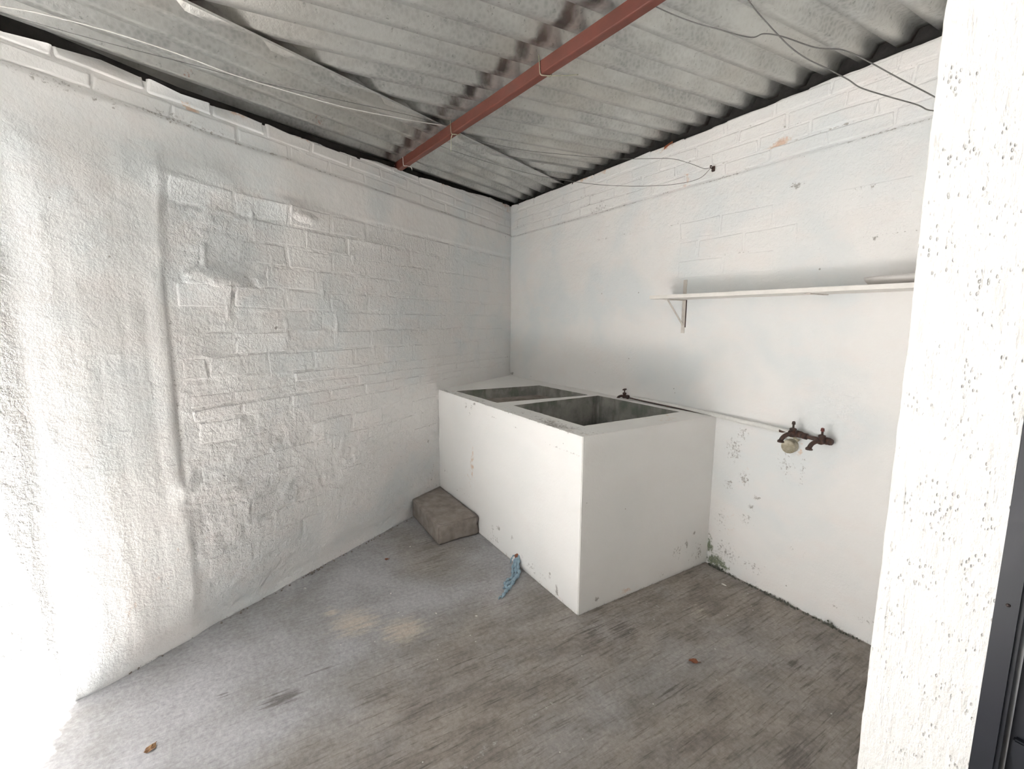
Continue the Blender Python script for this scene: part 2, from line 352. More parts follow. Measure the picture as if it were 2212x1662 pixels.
def maskB(x, z):
    zt = ztopB(x)
    n = fbm(x, x*0, 5, 3, 90)
    R = 0.68*np.exp(-((z-2.214-0.010*fbm(x, x*0, 6, 3, 64))/0.007)**2)*np.clip(.75+n*1.3, 0, 1)
    for i_ in range(4):
        R = np.maximum(R, 0.64*np.exp(-((z-2.226-.0705*i_)/0.006)**2)*np.clip(.30+fbm(x, x*0+i_, 5, 3, 190+i_)*2.4, 0, 1))
    l2 = 2.022-0.012*sst(2.4, 2.9, x)+0.006*n
    R = np.maximum(R, 0.66*np.exp(-((z-l2)/0.006)**2)*np.clip(.72+fbm(x, x*0, 4, 3, 91)*1.6, 0, 1)*sst(.9, 1.3, x)*(1-sst(2.95, 3.05, x)))
    for k, zz in enumerate((1.915, 1.80)):
        R = np.maximum(R, 0.62*np.exp(-((z-zz-.006*n)/0.005)**2)*np.clip(.35+fbm(x, x*0, 4, 3, 93+k)*2.2, 0, 1)*sst(1.6, 2.2, x))
    # grime and mould beside the sink and below the tap
    for (a, b, rx, rz, q) in [(2.40, .73, .06, .10, .62), (2.44, .83, .05, .05, .60), (2.38, .52, .05, .05, .55), (2.47, .58, .045, .06, .62), (2.52, .44, .03, .03, .6), (2.55, .50, .03, .015, .75),
            (2.50, .36, .06, .05, .5), (2.68, .72, .06, .10, .50), (2.76, .70, .018, .12, .56), (2.68, .86, .05, .03, .62), (2.4, .12, .12, .08, .55), (2.55, .10, .1, .06, .45),
            (2.35, .30, .05, .1, .45), (2.78, .3, .1, .05, .35), (2.62, 2.08, .05, .02, .7), (2.15, 2.275, .015, .03, .9), (2.38, 2.235, .10, .02, .55), (.15, 2.35, .06, .04, .55), (1.1, 2.33, .25, .08, .42),
            (1.25, 2.24, .20, .012, .75), (3.1, .1, .3, .03, .4), (2.96, 1.79, .012, .012, 1.0), (1.99, 2.36, .012, .012, .9), (3.0, 1.97, .02, .05, .5), (.03, .92, .05, .02, .8)]:
        R = np.maximum(R, hashmask(x, z, a, b, rx, rz, q))
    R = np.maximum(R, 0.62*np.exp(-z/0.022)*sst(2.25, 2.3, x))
    G = 0.72*np.exp(-((z-zt)/0.018)**2)*np.clip(.45+fbm(x, x*0, 4, 2, 95)*1.8, 0, 1)*(1-sst(1.9, 2.1, x)*.8)
    for (a, b, rx, rz, q) in [(1.86, 2.485, .10, .02, 1.1), (2.50, 2.302, .085, .020, .95), (2.72, 2.262, .05, .03, .5), (.35, 2.40, .12, .03, .55), (1.95, 2.30, .1, .03, .5), (2.0, 2.239, .014, .014, 1.2), (1.93, 2.235, .07, .02, .7), (2.74, .80, .03, .06, .62),
                              (2.40, .30, .05, .12, .5), (2.48, .58, .08, .16, .38), (2.25, 2.26, .08, .03, .5), (.6, 2.3, .2, .06, .4)]:
        G = np.maximum(G, hashmask(x, z, a, b, rx, rz, q))
    A = np.maximum(hashmask(x, z, 2.34, .04, .10, .06, .85), hashmask(x, z, 2.29, .12, .035, .10, .75))
    A = np.maximum(A, 0.62*np.exp(-z/0.018)*box1(x, 2.5, 3.1, .08)*np.clip(.7+fbm(x, x*0, 9, 2, 97)*1.5, 0, 1))
    B = 0.07+0.12*sst(1.55, 1.8, z)+0.25*np.clip(fbm(x, z, 2, 3, 98), 0, 1)
    return np.stack([R, G, B, A], -1)

def relief_wall(name, P, hfun, ztop, mfun, u0, u1, du, dz, flip):
    nu = int((u1-u0)/du)+1; us = np.linspace(u0, u1, nu)
    nz = int(2.56/dz)+1; zs = np.linspace(-0.02, 2.54, nz)
    U, Z = np.meshgrid(us, zs, indexing='ij')
    ragged = 0.010*fbm(us, us*0, 14, 3, 33)+0.008*np.sign(np.sin(us*25.1))*fbm(us, us*0, 3, 2, 34)
    zt = (ztop(us)-0.006+ragged)[:, None]
    Z = np.minimum(Z, zt)
    H = hfun(U, Z); mk = mfun(U, Z)
    # continue over the top of the wall, 16 cm back
    for back in (-0.01, -0.055):
        U = np.concatenate([U, us[:, None]], 1); Z = np.concatenate([Z, zt-0.002], 1); H = np.concatenate([H, np.full((nu, 1), back)], 1); mk = np.concatenate([mk, mk[:, -1:]], 1)
    X, Y, Z3 = P(U, Z, H)
    co = np.stack([X, Y, Z3], -1).reshape(-1, 3)
    o = npmesh(name, co, gridfaces(nu, nz+2, flip), M_WALL, mask=mk.reshape(-1, 4))
    return tag(o, kind='structure')
wall_left = relief_wall('wall_left', PL, hL, ztopL, maskL, -0.02, 3.75, 0.009, 0.009, True)
wall_back = relief_wall('wall_back', PB, hB, ztopB, maskB, -0.02, 3.60, 0.009, 0.009, False)
wall_left['label'] = 'rough white painted block wall on the left with a plastered strip'
wall_back['label'] = 'white painted wall behind the sink and shelf'

def brick(P, hfun, mfun, u0, u1, v0, v1, proud, parent, sink=0.0030, ch=0.006, ztop=None, mat=M_WALL):
    j = lambda a: random.uniform(-a, a)
    us = [u0, u0+ch, u0+2.1*ch, (u0+u1)/2, u1-2.1*ch, u1-ch, u1]; c_ = min(ch*.8, (v1-v0)*.14); vv = [v0, v0+c_, v0+2.1*c_, v1-2.1*c_, v1-c_, v1]
    tl = j(.004); U = np.zeros((7, 6)); V = np.zeros((7, 6)); D = np.zeros((7, 6)); pr = proud*random.uniform(.3, 1.7); k1, k2 = j(.0012), j(.0014)
    ju = [[j(.006) for _ in range(2)] for _ in range(2)]; jv = [[j(.0045) for _ in range(2)] for _ in range(2)]
    for a in range(7):
        for b in range(6):
            U[a, b] = us[a]+ju[a > 3][b > 2]+j(.0018); V[a, b] = vv[b]+jv[a > 3][b > 2]+j(.0015)+tl*(a/6-.5)
            D[a, b] = -sink if a in (0, 6) or b in (0, 5) else pr+k1*(a/3-1)+k2*(b/2.5-1)+j(.0006)
    if ztop is not None: V = np.minimum(V, ztop(U)+0.002)
    H = hfun(U, V)+D; mk = mfun(U, V)
    mk[..., 0] *= 0.8
    X, Y, Z = P(U, V, H)
    return npmesh('brick', np.stack([X, Y, Z], -1).reshape(-1, 3), gridfaces(7, 6, P is PL), mat, parent, mask=mk.reshape(-1, 4))
def course(P, hfun, mfun, parent, v0, v1, ua, ub, length, off, proud, keep=1.0, ztop=None, gap=0.008, pf=None):
    u = ua-off
    while u < ub:
        L = length*random.uniform(.93, 1.06); a, b = max(u, ua), min(u+L-gap, ub)
        if b-a > 0.05 and random.random() < keep:
            if ztop is None or ztop(np.array((a+b)/2)) > v0+0.018:
                p = proud*(pf((a+b)/2, (v0+v1)/2) if pf else 1)
                brick(P, hfun, mfun, a, b, v0+gap*.45, v1-gap*.45, p, parent, ztop=ztop)
        u += L
k = 0
for z0 in [1.156+.108*i for i in range(8)]:
    course(PL, hL, maskL, wall_left, z0, z0+.108, .03, 2.92, .282, .14*(k % 2)+random.uniform(0, .04), .0020, .93, pf=lambda u, v: 0.45+.55*min(1, u/1.2)); k += 1
for z0 in [.970, 1.032, 1.094]:
    course(PL, hL, maskL, wall_left, z0, z0+.062, .03, 2.90, .262, .13*(k % 2)+random.uniform(0, .04), .0030, .95, pf=lambda u, v: 0.4+.6*min(1, u/1.5)); k += 1
for z0 in [.22+.107*i for i in range(7)]:
    course(PL, hL, maskL, wall_left, z0, z0+.107, .62, 2.88, .282, .14*(k % 2)+random.uniform(0, .04), .0020, .5); k += 1
for i in range(4):
    z0 = 2.243+.068*i
    course(PL, hL, maskL, wall_left, z0, z0+.068, .01, 3.72, .262, .13*(k % 2)+random.uniform(0, .05), .0060, 1.0, ztop=lambda u: ztopL(u)+0.006*np.sin(np.asarray(u)*37)); k += 1
for i in range(4):
    z0 = 2.226+.0705*i
    course(PB, hB, maskB, wall_back, z0, z0+.0705, .01, 3.47, .255, .125*(k % 2)+random.uniform(0, .05), .0040, 1.0, ztop=lambda u: ztopB(u)+0.004*np.sin(np.asarray(u)*31), gap=.006); k += 1
for z0 in (1.915, 1.80, 1.69):
    course(PB, hB, maskB, wall_back, z0, z0+.108, 1.95, 3.45, .285, .14*(k % 2), .0016, .55); k += 1
# a chipped brick showing its red clay under the roof sheets
o = npmesh('brick', np.array([PB(1.80, 2.478, .006), PB(1.84, 2.490, .012), PB(1.87, 2.50, .008), PB(1.86, 2.515, 0), PB(1.83, 2.506, .003), PB(1.81, 2.497, .01)])[[0, 1, 4, 5, 1, 2, 3, 4]], np.array([[0, 1, 2, 3], [4, 5, 6, 7]]), M_BRICK, wall_back, smooth=False)
tag(o, label='broken brick showing red clay')

# backings added to black out the roof gap, and the plain stretches of wall outside the picture
def quadprism(name, pts, z0, z1, mat, parent=None):
    bm = bmesh.new(); a = [bm.verts.new((p[0], p[1], z0)) for p in pts]; b = [bm.verts.new((p[0], p[1], z1)) for p in pts]
    n = len(pts); bm.faces.new(a[::-1]); bm.faces.new(b)
    for i in range(n): bm.faces.new((a[i], a[(i+1) % n], b[(i+1) % n], b[i]))
    return bmobj(name, bm, mat, parent)
quadprism('gap_backing', [(-.5, .045), (6.2, .045), (6.2, .33), (-.5, .33)], 0, 2.9, M_DARK, wall_back)
quadprism('gap_backing', [PL(-.5, 0, -.05)[:2], PL(9, 0, -.05)[:2], PL(9, 0, -.33)[:2], PL(-.5, 0, -.33)[:2]], 0, 2.9, M_DARK, wall_left)
o = quadprism('wall_left', [PL(3.745, 0, .01)[:2], PL(9.0, 0, .01)[:2], PL(9.0, 0, -.15)[:2], PL(3.745, 0, -.15)[:2]], 0, 2.30, M_WALL); tag(o, 'white wall going on along the open yard', kind='structure')
o = quadprism('wall_back', [(3.60, 0), (6.0, 0), (6.0, .15), (3.60, .15)], 0, 2.50, M_WALL); tag(o, 'white wall behind the side room', kind='structure')
o = quadprism('wall_house', [(3.75, -1.12), (4.80, -1.12), (4.80, -1.0), (3.75, -1.0)], 2.12, 2.45, M_WALL); tag(o, 'white wall above the dark metal door', kind='structure')
o = quadprism('wall_house', [(4.75, -1.12), (4.9, -1.12), (4.9, -8.0), (4.75, -8.0)], 0, 2.6, M_HOUSE); tag(o, 'unseen grey house wall along the yard, darkened to cut light', kind='structure')
o = quadprism('wall_front', [(4.9, -8.0), (1.0, -8.0), (1.0, -8.15), (4.9, -8.15)], 0, 2.3, M_WALL); tag(o, 'unseen white wall closing the yard, added for bounced light', kind='structure')  # out-of-view wall put in to bounce light back

# ------------------------------------------------------------------ floor
def maskF(x, y):
    n = fbm(x, y, 1.1, 3, 120)
    R = np.clip(sst(1.55, 2.5, x+0.28*(y+1.5))+0.75*blob(x, y, 1.25, -1.4, .35, .25)-.10+.5*n-0.5*blob(x, y, 1.9, -2.4, .5, .4)-.4*blob(x, y, 2.75, -1.1, .12, .5), 0, 1)
    G = np.zeros_like(x)
    for (a, b, rx, ry, q) in [(1.76, -1.93, .17, .16, .86), (1.93, -1.76, .15, .15, .86), (1.62, -2.02, .06, .06, .8), (2.55, -.45, .10, .14, .55), (3.0, -.65, .08, .25, .40), (2.9, -1.0, .05, .3, .4), (1.42, -2.20, .06, .12, .5), (2.75, -1.3, .05, .5, .42)]:
        G = np.maximum(G, q*blob(x, y, a, b, rx, ry))
    Bm = np.zeros_like(x)
    for (a, b, rx, ry, q) in [(2.42, -1.02, .12, .08, .75), (1.98, -2.12, .04, .15, .6), (2.45, -.88, .14, .12, .7), (2.62, -.75, .25, .1, .45), (2.85, -.95, .1, .25, .5), (1.95, -2.47, .03, .03, .7), (3.23, -.86, .05, .10, .95), (2.08, -2.28, .05, .10, .9), (2.3, -1.5, .12, .3, .42),
                              (2.6, -1.3, .15, .3, .42), (1.15, -1.35, .25, .1, .5), (3.0, -.42, .035, .05, .8), (3.1, -.5, .03, .04, .5), (2.5, -1.9, .2, .3, .4)]:
        Bm = np.maximum(Bm, q*blob(x, y, a, b, rx, ry))
    A = np.zeros_like(x)
    t = np.clip((y+1.95)/.75, 0, 1); A = np.maximum(A, .50*np.exp(-((x-(2.70-.10*t)-.02*fbm(y, y*0, 6, 2, 7))/.022)**2)*box1(y, -2.0, -1.1, .1))
    for (a, b, r, q) in [(1.36, -2.27, .03, .4), (2.38, -.98, .04, .55), (2.50, -.86, .05, .45), (2.42, -.60, .03, .5), (1.30, -2.17, .05, .4)]:
        A = np.maximum(A, q*blob(x, y, a, b, r, r))
    rr = np.hypot((x-3.02), (y+.27)); A = np.maximum(A, .50*np.exp(-((rr-.055)/.007)**2))
    A = np.maximum(A, .50*np.exp(-(np.abs((x*ST+y*CT))/.012))*(y < -1.3))
    return np.stack([R, G, Bm, A], -1)
xs = np.linspace(-.1, 5.0, 256); ys = np.linspace(-3.02, .05, 154)
X, Y = np.meshgrid(xs, ys, indexing='ij'); Zf = 0.010*fbm(X, Y, 1.2, 2, 130)*0+0.0015*fbm(X*6, Y, 3, 2, 131)
floor = npmesh('floor', np.stack([X, Y, Zf], -1).reshape(-1, 3), gridfaces(256, 154), M_FLOOR, mask=maskF(X, Y).reshape(-1, 4))
tag(floor, 'brushed grey concrete floor with brown stains', kind='structure')
bm = bmesh.new(); add_box(bm, -.5, 9, -12, -3.015, -.12, .001); tag(bmobj('floor', bm, M_PATIO), 'sunlit pale concrete of the open yard', kind='structure')
bm = bmesh.new(); add_box(bm, -.5, 9, -3.1, .3, -.14, -.022); tag(bmobj('floor', bm, M_PATIO), 'concrete slab under the floor', kind='structure')

# ------------------------------------------------------------------ roof
def rz(y): return 2.530+0.055*y
PITCHC = 0.1325; DEP = 0.040
def prof(t):
    t = (t % PITCHC)/PITCHC                       # 0 = left end of a low flange
    return np.interp(t, [0, .34, .50, .84, 1.0], [0, 0, 1, 1, 0])*DEP
BREAK = [0, .34, .50, .84]
def sheet_stations(a, b):
    out = []; k = math.floor(a/PITCHC)-1
    while k*PITCHC < b:
        for q in BREAK:
            u = (k+q)*PITCHC
            if a <= u <= b: out.append(u)
        k += 1
    return np.array(sorted(set([a, b]+out)))
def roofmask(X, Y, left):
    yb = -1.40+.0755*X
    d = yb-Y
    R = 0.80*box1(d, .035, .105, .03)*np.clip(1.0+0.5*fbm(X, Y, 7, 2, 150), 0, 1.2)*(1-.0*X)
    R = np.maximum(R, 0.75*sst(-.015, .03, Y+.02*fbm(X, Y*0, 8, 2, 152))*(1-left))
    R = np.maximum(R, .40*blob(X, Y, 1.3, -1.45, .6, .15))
    G = 0.6*blob(X, Y, 1.47, -2.45, .03, .05)+0.5*blob(X, Y, 1.62, -2.3, .02, .03)+.45*blob(X, Y, 1.2, -1.9, .06, .06)
    return np.stack([R, G, G*0, G*0], -1)
ceiling = empty('ceiling', (0, 0, 0)); tag(ceiling, 'roof of corrugated galvanised sheets', kind='structure')
OFFX = 2.021-.02*0
def seamx(y): return 0.798+(y+.058)*(2.021-.798)/(-2.411+.058)
xa = 0.30; lap = 0
while xa < 5.2:
    xb = xa+0.82
    st = sheet_stations(xa-OFFX, xb-OFFX)+OFFX
    ye = -3.23 if xa < 3.3 else -6.6       # unseen stretch lengthened to keep sunlight off the yard at right
    yy = np.linspace(ye, .16, 140)
    X, Y = np.meshgrid(st, yy, indexing='ij')
    # the sheets are cut along the slanting edge of the sheets by the left wall
    Ycut = np.where(True, -.058+(X+0.09-.798)*(-2.411+.058)/(2.021-.798), 0)
    lim = np.clip(Ycut, -3.23, .16)
    Y2 = np.where(X+0.09 < seamx(-3.23), lim+(Y+3.23)/(3.39)*(.16-lim), Y)
    Z = rz(Y2)+prof(X-OFFX)+.013+0.0025*(lap % 2)+0.0015*fbm(X, Y2, 1.5, 2, 140+lap)
    # keep only x right of the cut
    keep = (X[:-1, 0] >= 0.62)
    f = gridfaces(len(st), 140, True).reshape(len(st)-1, 139, 4)[keep].reshape(-1, 4)
    if len(f):
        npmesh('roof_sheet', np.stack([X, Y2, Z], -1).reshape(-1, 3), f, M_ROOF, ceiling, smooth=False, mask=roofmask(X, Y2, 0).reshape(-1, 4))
    xa = xb-0.055; lap += 1
# two long sheets laid along the left wall (u along the seam, v across it)
d2 = Vector((2.021-.798, -2.411+.058, 0)).normalized(); n2 = Vector((-d2.y, d2.x, 0))*-1      # n2 points to the left wall side
if n2.x > 0: n2 = -n2
O2 = Vector((.798, -.058, 0))
for va, vb, dz in ((-0.004, .50, .001), (.42, .98, .004)):
    st = sheet_stations(va+0.035, vb+0.035)-0.035
    uu = np.linspace(-.75, 4.1, 190)
    V, U = np.meshgrid(st, uu, indexing='ij')
    X = O2.x+U*d2.x+V*n2.x; Y = O2.y+U*d2.y+V*n2.y
    Z = rz(Y)+prof(V+.035)*1.1+dz+0.002*fbm(U, V, 1.2, 2, 160)
    ok = (Y < .19)
    f = gridfaces(len(st), 190, False)
    okf = ok.reshape(-1)[f].all(1) & ((Y.reshape(-1)[f] > -3.23).all(1))
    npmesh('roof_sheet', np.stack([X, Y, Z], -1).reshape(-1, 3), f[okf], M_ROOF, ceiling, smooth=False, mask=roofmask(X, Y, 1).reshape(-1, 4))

# roof beam
def ybm(x): return -1.40+.0755*x
bt = empty('roof_beam', (0.70, ybm(.70), 2.40)); tag(bt, 'red-brown painted steel beam under the corrugated roof', 'beam')
bm = bmesh.new()
xs_ = np.linspace(0.60, 4.70, 40); rings = []
for x in xs_:
    y = ybm(x); r = 0.005; zt = 2.461; zb = 2.410; wv = .0008*math.sin(x*9)
    sec = [(0, zt), (0, zb+r), (.0015, zb+.0015), (r, zb), (.038-r, zb), (.0365, zb+.0015), (.038, zb+r), (.038, zt)]
    rings.append([bm.verts.new((x-.70, y+a-bt.location.y, z+wv-2.40)) for a, z in sec])
for a, b in zip(rings, rings[1:]):
    for i in range(8): bm.faces.new((a[i], b[i], b[(i+1) % 8], a[(i+1) % 8]))
bm.faces.new(rings[0]); bm.faces.new(rings[-1][::-1])
bmobj('box_section', bm, M_BEAM, bt)
# spatters of white paint at its end on the wall
bm = bmesh.new()
for q in range(16):
    x = .715+random.uniform(0, .02); t = random.random(); p = (x-.70, -.001 if t < .5 else random.uniform(0, .038), random.uniform(2.41, 2.46)-2.40 if t < .5 else .009)
    b2 = bmesh.new(); bmesh.ops.create_icosphere(b2, subdivisions=1, radius=random.uniform(.0015, .0035), matrix=Matrix.Translation(p)); merge(bm, b2)
o = bmobj('paint_spatter', bm, M_WIREW, bt); tag(o, label='white paint spattered on the beam end', kind='stuff')

def beam_tie(x, tail, lab, mat=M_TIE):
    y = ybm(x); r = .0022
    t = empty('tie_wire', (x, y, 2.41)); tag(t, lab, 'wire', 'tie wires round the beam')
    bm = bmesh.new()
    add_tube(bm, spline([(-.012, -.006, .075), (-.008, -.004, .045), (-.004, -.004, .012), (.001, -.001, -.004), (.006, .018, -.0035), (.010, .041, -.002), (.011, .043, .03), (.012, .043, .055)], 5), r, 6)
    bmobj('wire_loop', bm, mat, t, True)
    bm = bmesh.new(); add_tube(bm, spline(tail, 5), r*.8, 6); bmobj('wire_tail', bm, mat, t, True)
beam_tie(2.235, [(.006, .018, -.0035), (.03, .05, -.006), (.06, .085, -.008), (.085, .12, -.006)], 'pale tie wire round the roof beam, the one nearest the camera')
beam_tie(1.50, [(.003, .0, -.004), (-.005, -.004, -.03), (-.01, -.0, -.055), (-.03, .005, -.085)], 'greenish tie wire round the roof beam, with a long dangling end')
beam_tie(.87, [(.006, .018, -.0035), (.02, .04, -.012), (.022, .043, -.022), (.02, .045, -.03)], 'thin tie wire round the wall end of the roof beam', M_WIREW)

# ------------------------------------------------------------------ wires and cables
def wire(name, pts, r, mat, lab, cat='wire', group=None, n=6):
    o = Vector(pts[-1]); bm = bmesh.new(); add_tube(bm, [Vector(p)-o for p in spline(pts, n)], r, 6)
    return tag(bmobj(name, bm, mat, None, True, loc=o), lab, cat, group)
RI = Matrix((rt, up, fwd)).transposed()
def pix(u, v): return RI @ Vector(((u-1106)/FPX, -(v-831)/FPX, 1.0))
def onplane(u, v, a, b):
    """where a sight line meets the upright plane over a-b: used to read real positions off the photograph"""
    a = Vector((a[0], a[1], 0)); b = Vector((b[0], b[1], 0)); nn = Vector((b.y-a.y, a.x-b.x, 0)); d = pix(u, v)
    return tuple(CAM+d*(nn.dot(a-CAM)/nn.dot(d)))
A1, B1 = (2.70, -1.19), (3.47, -.42)
wire('cable', [onplane(u, v, A1, B1) for u, v in [(1370, -18), (1400, 6), (1480, 42), (1560, 66), (1622, 81), (1650, 73), (1690, 79), (1762, 103), (1820, 108), (1870, 130), (1940, 168), (2007, 203), (2030, 216)]], .0017, M_CABLE,
     'grey cable sagging below the roof, the one tied at the beam', 'cable', 'cables at the upper right')
A2, B2 = (2.62, -1.35), (3.47, -.36)
wire('cable', [onplane(u, v, A2, B2) for u, v in [(1570, -70), (1620, 6), (1670, 64), (1710, 104), (1745, 128), (1790, 150), (1832, 172), (1860, 190), (1920, 209), (1980, 226), (2003, 237), (2025, 240)]], .0017, M_CABLE,
     'grey cable crossing under the other at the upper right, coming down steeply', 'cable', 'cables at the upper right')
HK = (2.154, -.020, 2.281)
A3, B3 = (1.52, -1.255), (2.154, -.02)
wire('wire', [onplane(u, v, A3, B3) for u, v in [(995, 282), (1030, 302), (1130, 324), (1240, 336), (1330, 343), (1395, 343), (1450, 343), (1490, 353), (1520, 364)]]+[HK], .0012, M_WIRED, 'thin grey wire from the beam to the wall hook, upper strand', group='wires at the wall hook')
A4, B4 = (1.22, -1.275), (2.154, -.02)
wire('wire', [onplane(u, v, A4, B4) for u, v in [(925, 306), (1000, 333), (1080, 358), (1165, 380), (1250, 394), (1320, 401), (1400, 402), (1460, 398), (1510, 386)]]+[HK], .0012, M_WIRED, 'thin grey wire from the beam to the wall hook, lower strand', group='wires at the wall hook')
A5, B5 = (1.92, -3.10), (1.56, -1.34)
wire('wire', [onplane(u, v, A5, B5) for u, v in [(-60, 3), (0, 13), (100, 32), (250, 72), (400, 122), (500, 160), (620, 197), (760, 235), (900, 262), (965, 272)]], .0019, M_WIREW, 'pale shiny wire running along under the sheets by the left wall')
A6, B6 = (1.76, -3.10), (1.52, -1.34)
wire('wire', [onplane(u, v, A6, B6) for u, v in [(-60, 0), (0, 26), (120, 62), (260, 100), (400, 136), (520, 168), (640, 195), (760, 222), (880, 248), (950, 268)]], .0011, M_WIRED, 'thin dark wire running along under the sheets by the left wall')
t = empty('wall_hook', (2.154, 0, 2.278)); tag(t, 'small rusty hook in the brick band of the wall', 'hook')
bm = bmesh.new(); add_tube(bm, spline([(0, .01, 0), (0, -.015, 0), (0, -.028, .004), (0, -.026, .013), (0, -.016, .012)], 4), .0028, 6); bmobj('shank', bm, M_RUST, t, True)
bm = bmesh.new(); add_box(bm, -.009, .009, -.006, .004, -.014, .014, .002); bmobj('plate', bm, M_RUST, t)

# ------------------------------------------------------------------ laundry sink
HS = 0.90; XS = 2.276; YS = -.995
sink = empty('laundry_sink', (1.4, -.5, 0)); tag(sink, 'white masonry laundry sink with two concrete basins in the corner', 'sink')
L0 = Vector((1.4, -.5, 0))
def sgrid(name, o, u, v, nu, nv, mfun, mat, parent, amp=.003, seed=0, flip=False):
    o, u, v = np.array(o), np.array(u), np.array(v); n = np.cross(u, v); n = n/np.linalg.norm(n)
    a, b = np.meshgrid(np.linspace(0, 1, nu), np.linspace(0, 1, nv), indexing='ij')
    lu, lv = np.linalg.norm(u), np.linalg.norm(v)
    edge = np.minimum(np.minimum(a, 1-a)*lu, np.minimum(b, 1-b)*lv); fall = sst(0, .04, edge)
    d = amp*fbm(a*lu, b*lv, 2.5, 4, 200+seed)*(0.2+.8*fall)-.004*(1-sst(0, .010, edge))
    co = o+a[..., None]*u+b[..., None]*v+d[..., None]*n*(-1 if flip else 1)
    mk = mfun(a*lu, b*lv)
    return npmesh(name, co.reshape(-1, 3)-np.array(L0), gridfaces(nu, nv, flip), mat, parent, mask=mk.reshape(-1, 4))
XL = .995*CT/ST
def mfront(u, v):                                     # u from the left wall, v height
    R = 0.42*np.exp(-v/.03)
    cr = .845-.045*sst(.8, 1.7, u)+.012*fbm(u, u*0, 7, 3, 210)
    R = np.maximum(R, .75*np.exp(-((v-cr)/.006)**2)*sst(.55, .8, u)*np.clip(.7+fbm(u, u*0, 6, 2, 212)*1.6, 0, 1))
    for (a, b, rx, rz_, q) in [(.50, .85, .035, .03, .62), (.58, .85, .03, .03, .62), (.63, .885, .02, .012, 1.0), (.56, .80, .03, .03, .5), (.95, .14, .035, .025, .66), (.88, .10, .02, .05, .58), (1.12, .15, .010, .022, .9), (1.56, .045, .014, .035, 1.0), (1.50, .10, .02, .03, .5), (.90, .05, .10, .04, .52), (.15, .28, .10, .03, .4), (.45, .22, .15, .03, .4), (1.35, .06, .2, .05, .4)]:
        R = np.maximum(R, hashmask(u, v, a, b, rx, rz_, q))
    R = np.maximum(R, .80*sst(.885, .9, v)*np.clip(.5+fbm(u, u*0, 5, 3, 214)*1.7, 0, 1))
    G = hashmask(u, v, .59, .47, .035, .15, .74); G = np.maximum(G, hashmask(u, v, .55, .35, .10, .14, .42)); G = np.maximum(G, .45*np.exp(-v/.05)); G = np.maximum(G, hashmask(u, v, .60, .60, .3, .2, .05))
    return np.stack([R, G, 0.25+R*0, R*0], -1)
def mside(u, v):
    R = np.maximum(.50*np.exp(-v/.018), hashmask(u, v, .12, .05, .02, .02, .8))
    for (a, b, rx, rz_, q) in [(.80, .17, .02, .05, .62), (.72, .14, .06, .06, .55), (.86, .22, .015, .03, .85), (.60, .04, .05, .02, .55), (.90, .08, .08, .08, .5)]:
        R = np.maximum(R, hashmask(u, v, a, b, rx, rz_, q))
    R = np.maximum(R, .5*np.exp(-((v-.845+.01*fbm(u, u*0, 8, 2, 3))/.006)**2)*(1-sst(.1, .2, u)))
    G = hashmask(u, v, .35, .03, .12, .02, .6)
    return np.stack([R, G, 0.16+R*0, .5*blob(u, v, .98, .05, .05, .06)], -1)
sgrid('front_panel', (XL-.02, YS, 0), (XS-XL+.02, 0, 0), (0, 0, HS), 150, 76, mfront, M_SINKW, sink, .004, 1)
sgrid('side_panel', (XS, YS, 0), (0, -YS+.01, 0), (0, 0, HS), 90, 76, mside, M_SINKW, sink, .004, 2)
B1P = [(.70, -.905), (1.287, -.885), (1.326, -.148), (.75, -.172)]; B2P = [(1.425, -.843), (2.095, -.836), (2.095, -.094), (1.395, -.106)]
def subdiv(poly, step, jit, seed):
    r = random.Random(seed); out = []
    for i in range(len(poly)):
        a, b = Vector(poly[i]), Vector(poly[(i+1) % len(poly)]); n = max(1, int((b-a).length/step)); nn = Vector((b.y-a.y, a.x-b.x)).normalized()
        for k in range(n):
            out.append(a.lerp(b, k/n)+nn*(r.uniform(-jit, jit) if k else 0))
    return out
def inside(p, poly):
    c = False
    for i in range(len(poly)):
        a, b = poly[i], poly[i-1]
        if (a[1] > p[1]) != (b[1] > p[1]) and p[0] < (b[0]-a[0])*(p[1]-a[1])/(b[1]-a[1])+a[0]: c = not c
    return c
outer = subdiv([(XL-.01, YS+.003), (XS-.003, YS+.003), (XS-.003, .01), (-.005, .01)], .04, .0, 1)
h1 = subdiv(B1P, .03, .0028, 2); h2 = subdiv(B2P, .03, .0018, 3)
V2 = []; E2 = []
for lp in (outer, h1, h2):
    s0 = len(V2); V2 += lp; E2 += [(s0+i, s0+(i+1) % len(lp)) for i in range(len(lp))]
for gx in np.arange(0.02, XS, .03):
    for gy in np.arange(-.98, 0, .03):
        p = (gx+random.uniform(-.004, .004), gy+random.uniform(-.004, .004))
        if inside(p, outer) and not inside(p, h1) and not inside(p, h2): V2.append(Vector(p))
vo, eo, fo, _, _, _ = delaunay_2d_cdt(V2, E2, [], 0, 1e-5)
tris = []
for f in fo:
    c = sum((Vector(vo[i]) for i in f), Vector((0, 0)))/len(f)
    if inside(c, outer) and not inside(c, h1) and not inside(c, h2):
        for k in range(1, len(f)-1): tris.append((f[0], f[k], f[k+1]))
va = np.array([(p[0], p[1]) for p in vo])
zz = HS-.001+.0035*fbm(va[:, 0], va[:, 1], 5, 3, 230)-.004*blob(va[:, 0], va[:, 1], 1.36, -.5, .04, .6)
dfront = va[:, 1]-YS
Rm = .60*np.exp(-dfront/.12)*np.clip(.85+1.8*fbm(va[:, 0], va[:, 1], 6, 3, 231), 0, 1.4)+.35*blob(va[:, 0], va[:, 1], 2.0, -.93, .25, .06)
Rm = np.maximum(Rm, .5*blob(va[:, 0], va[:, 1], 2.2, -.95, .1, .05))
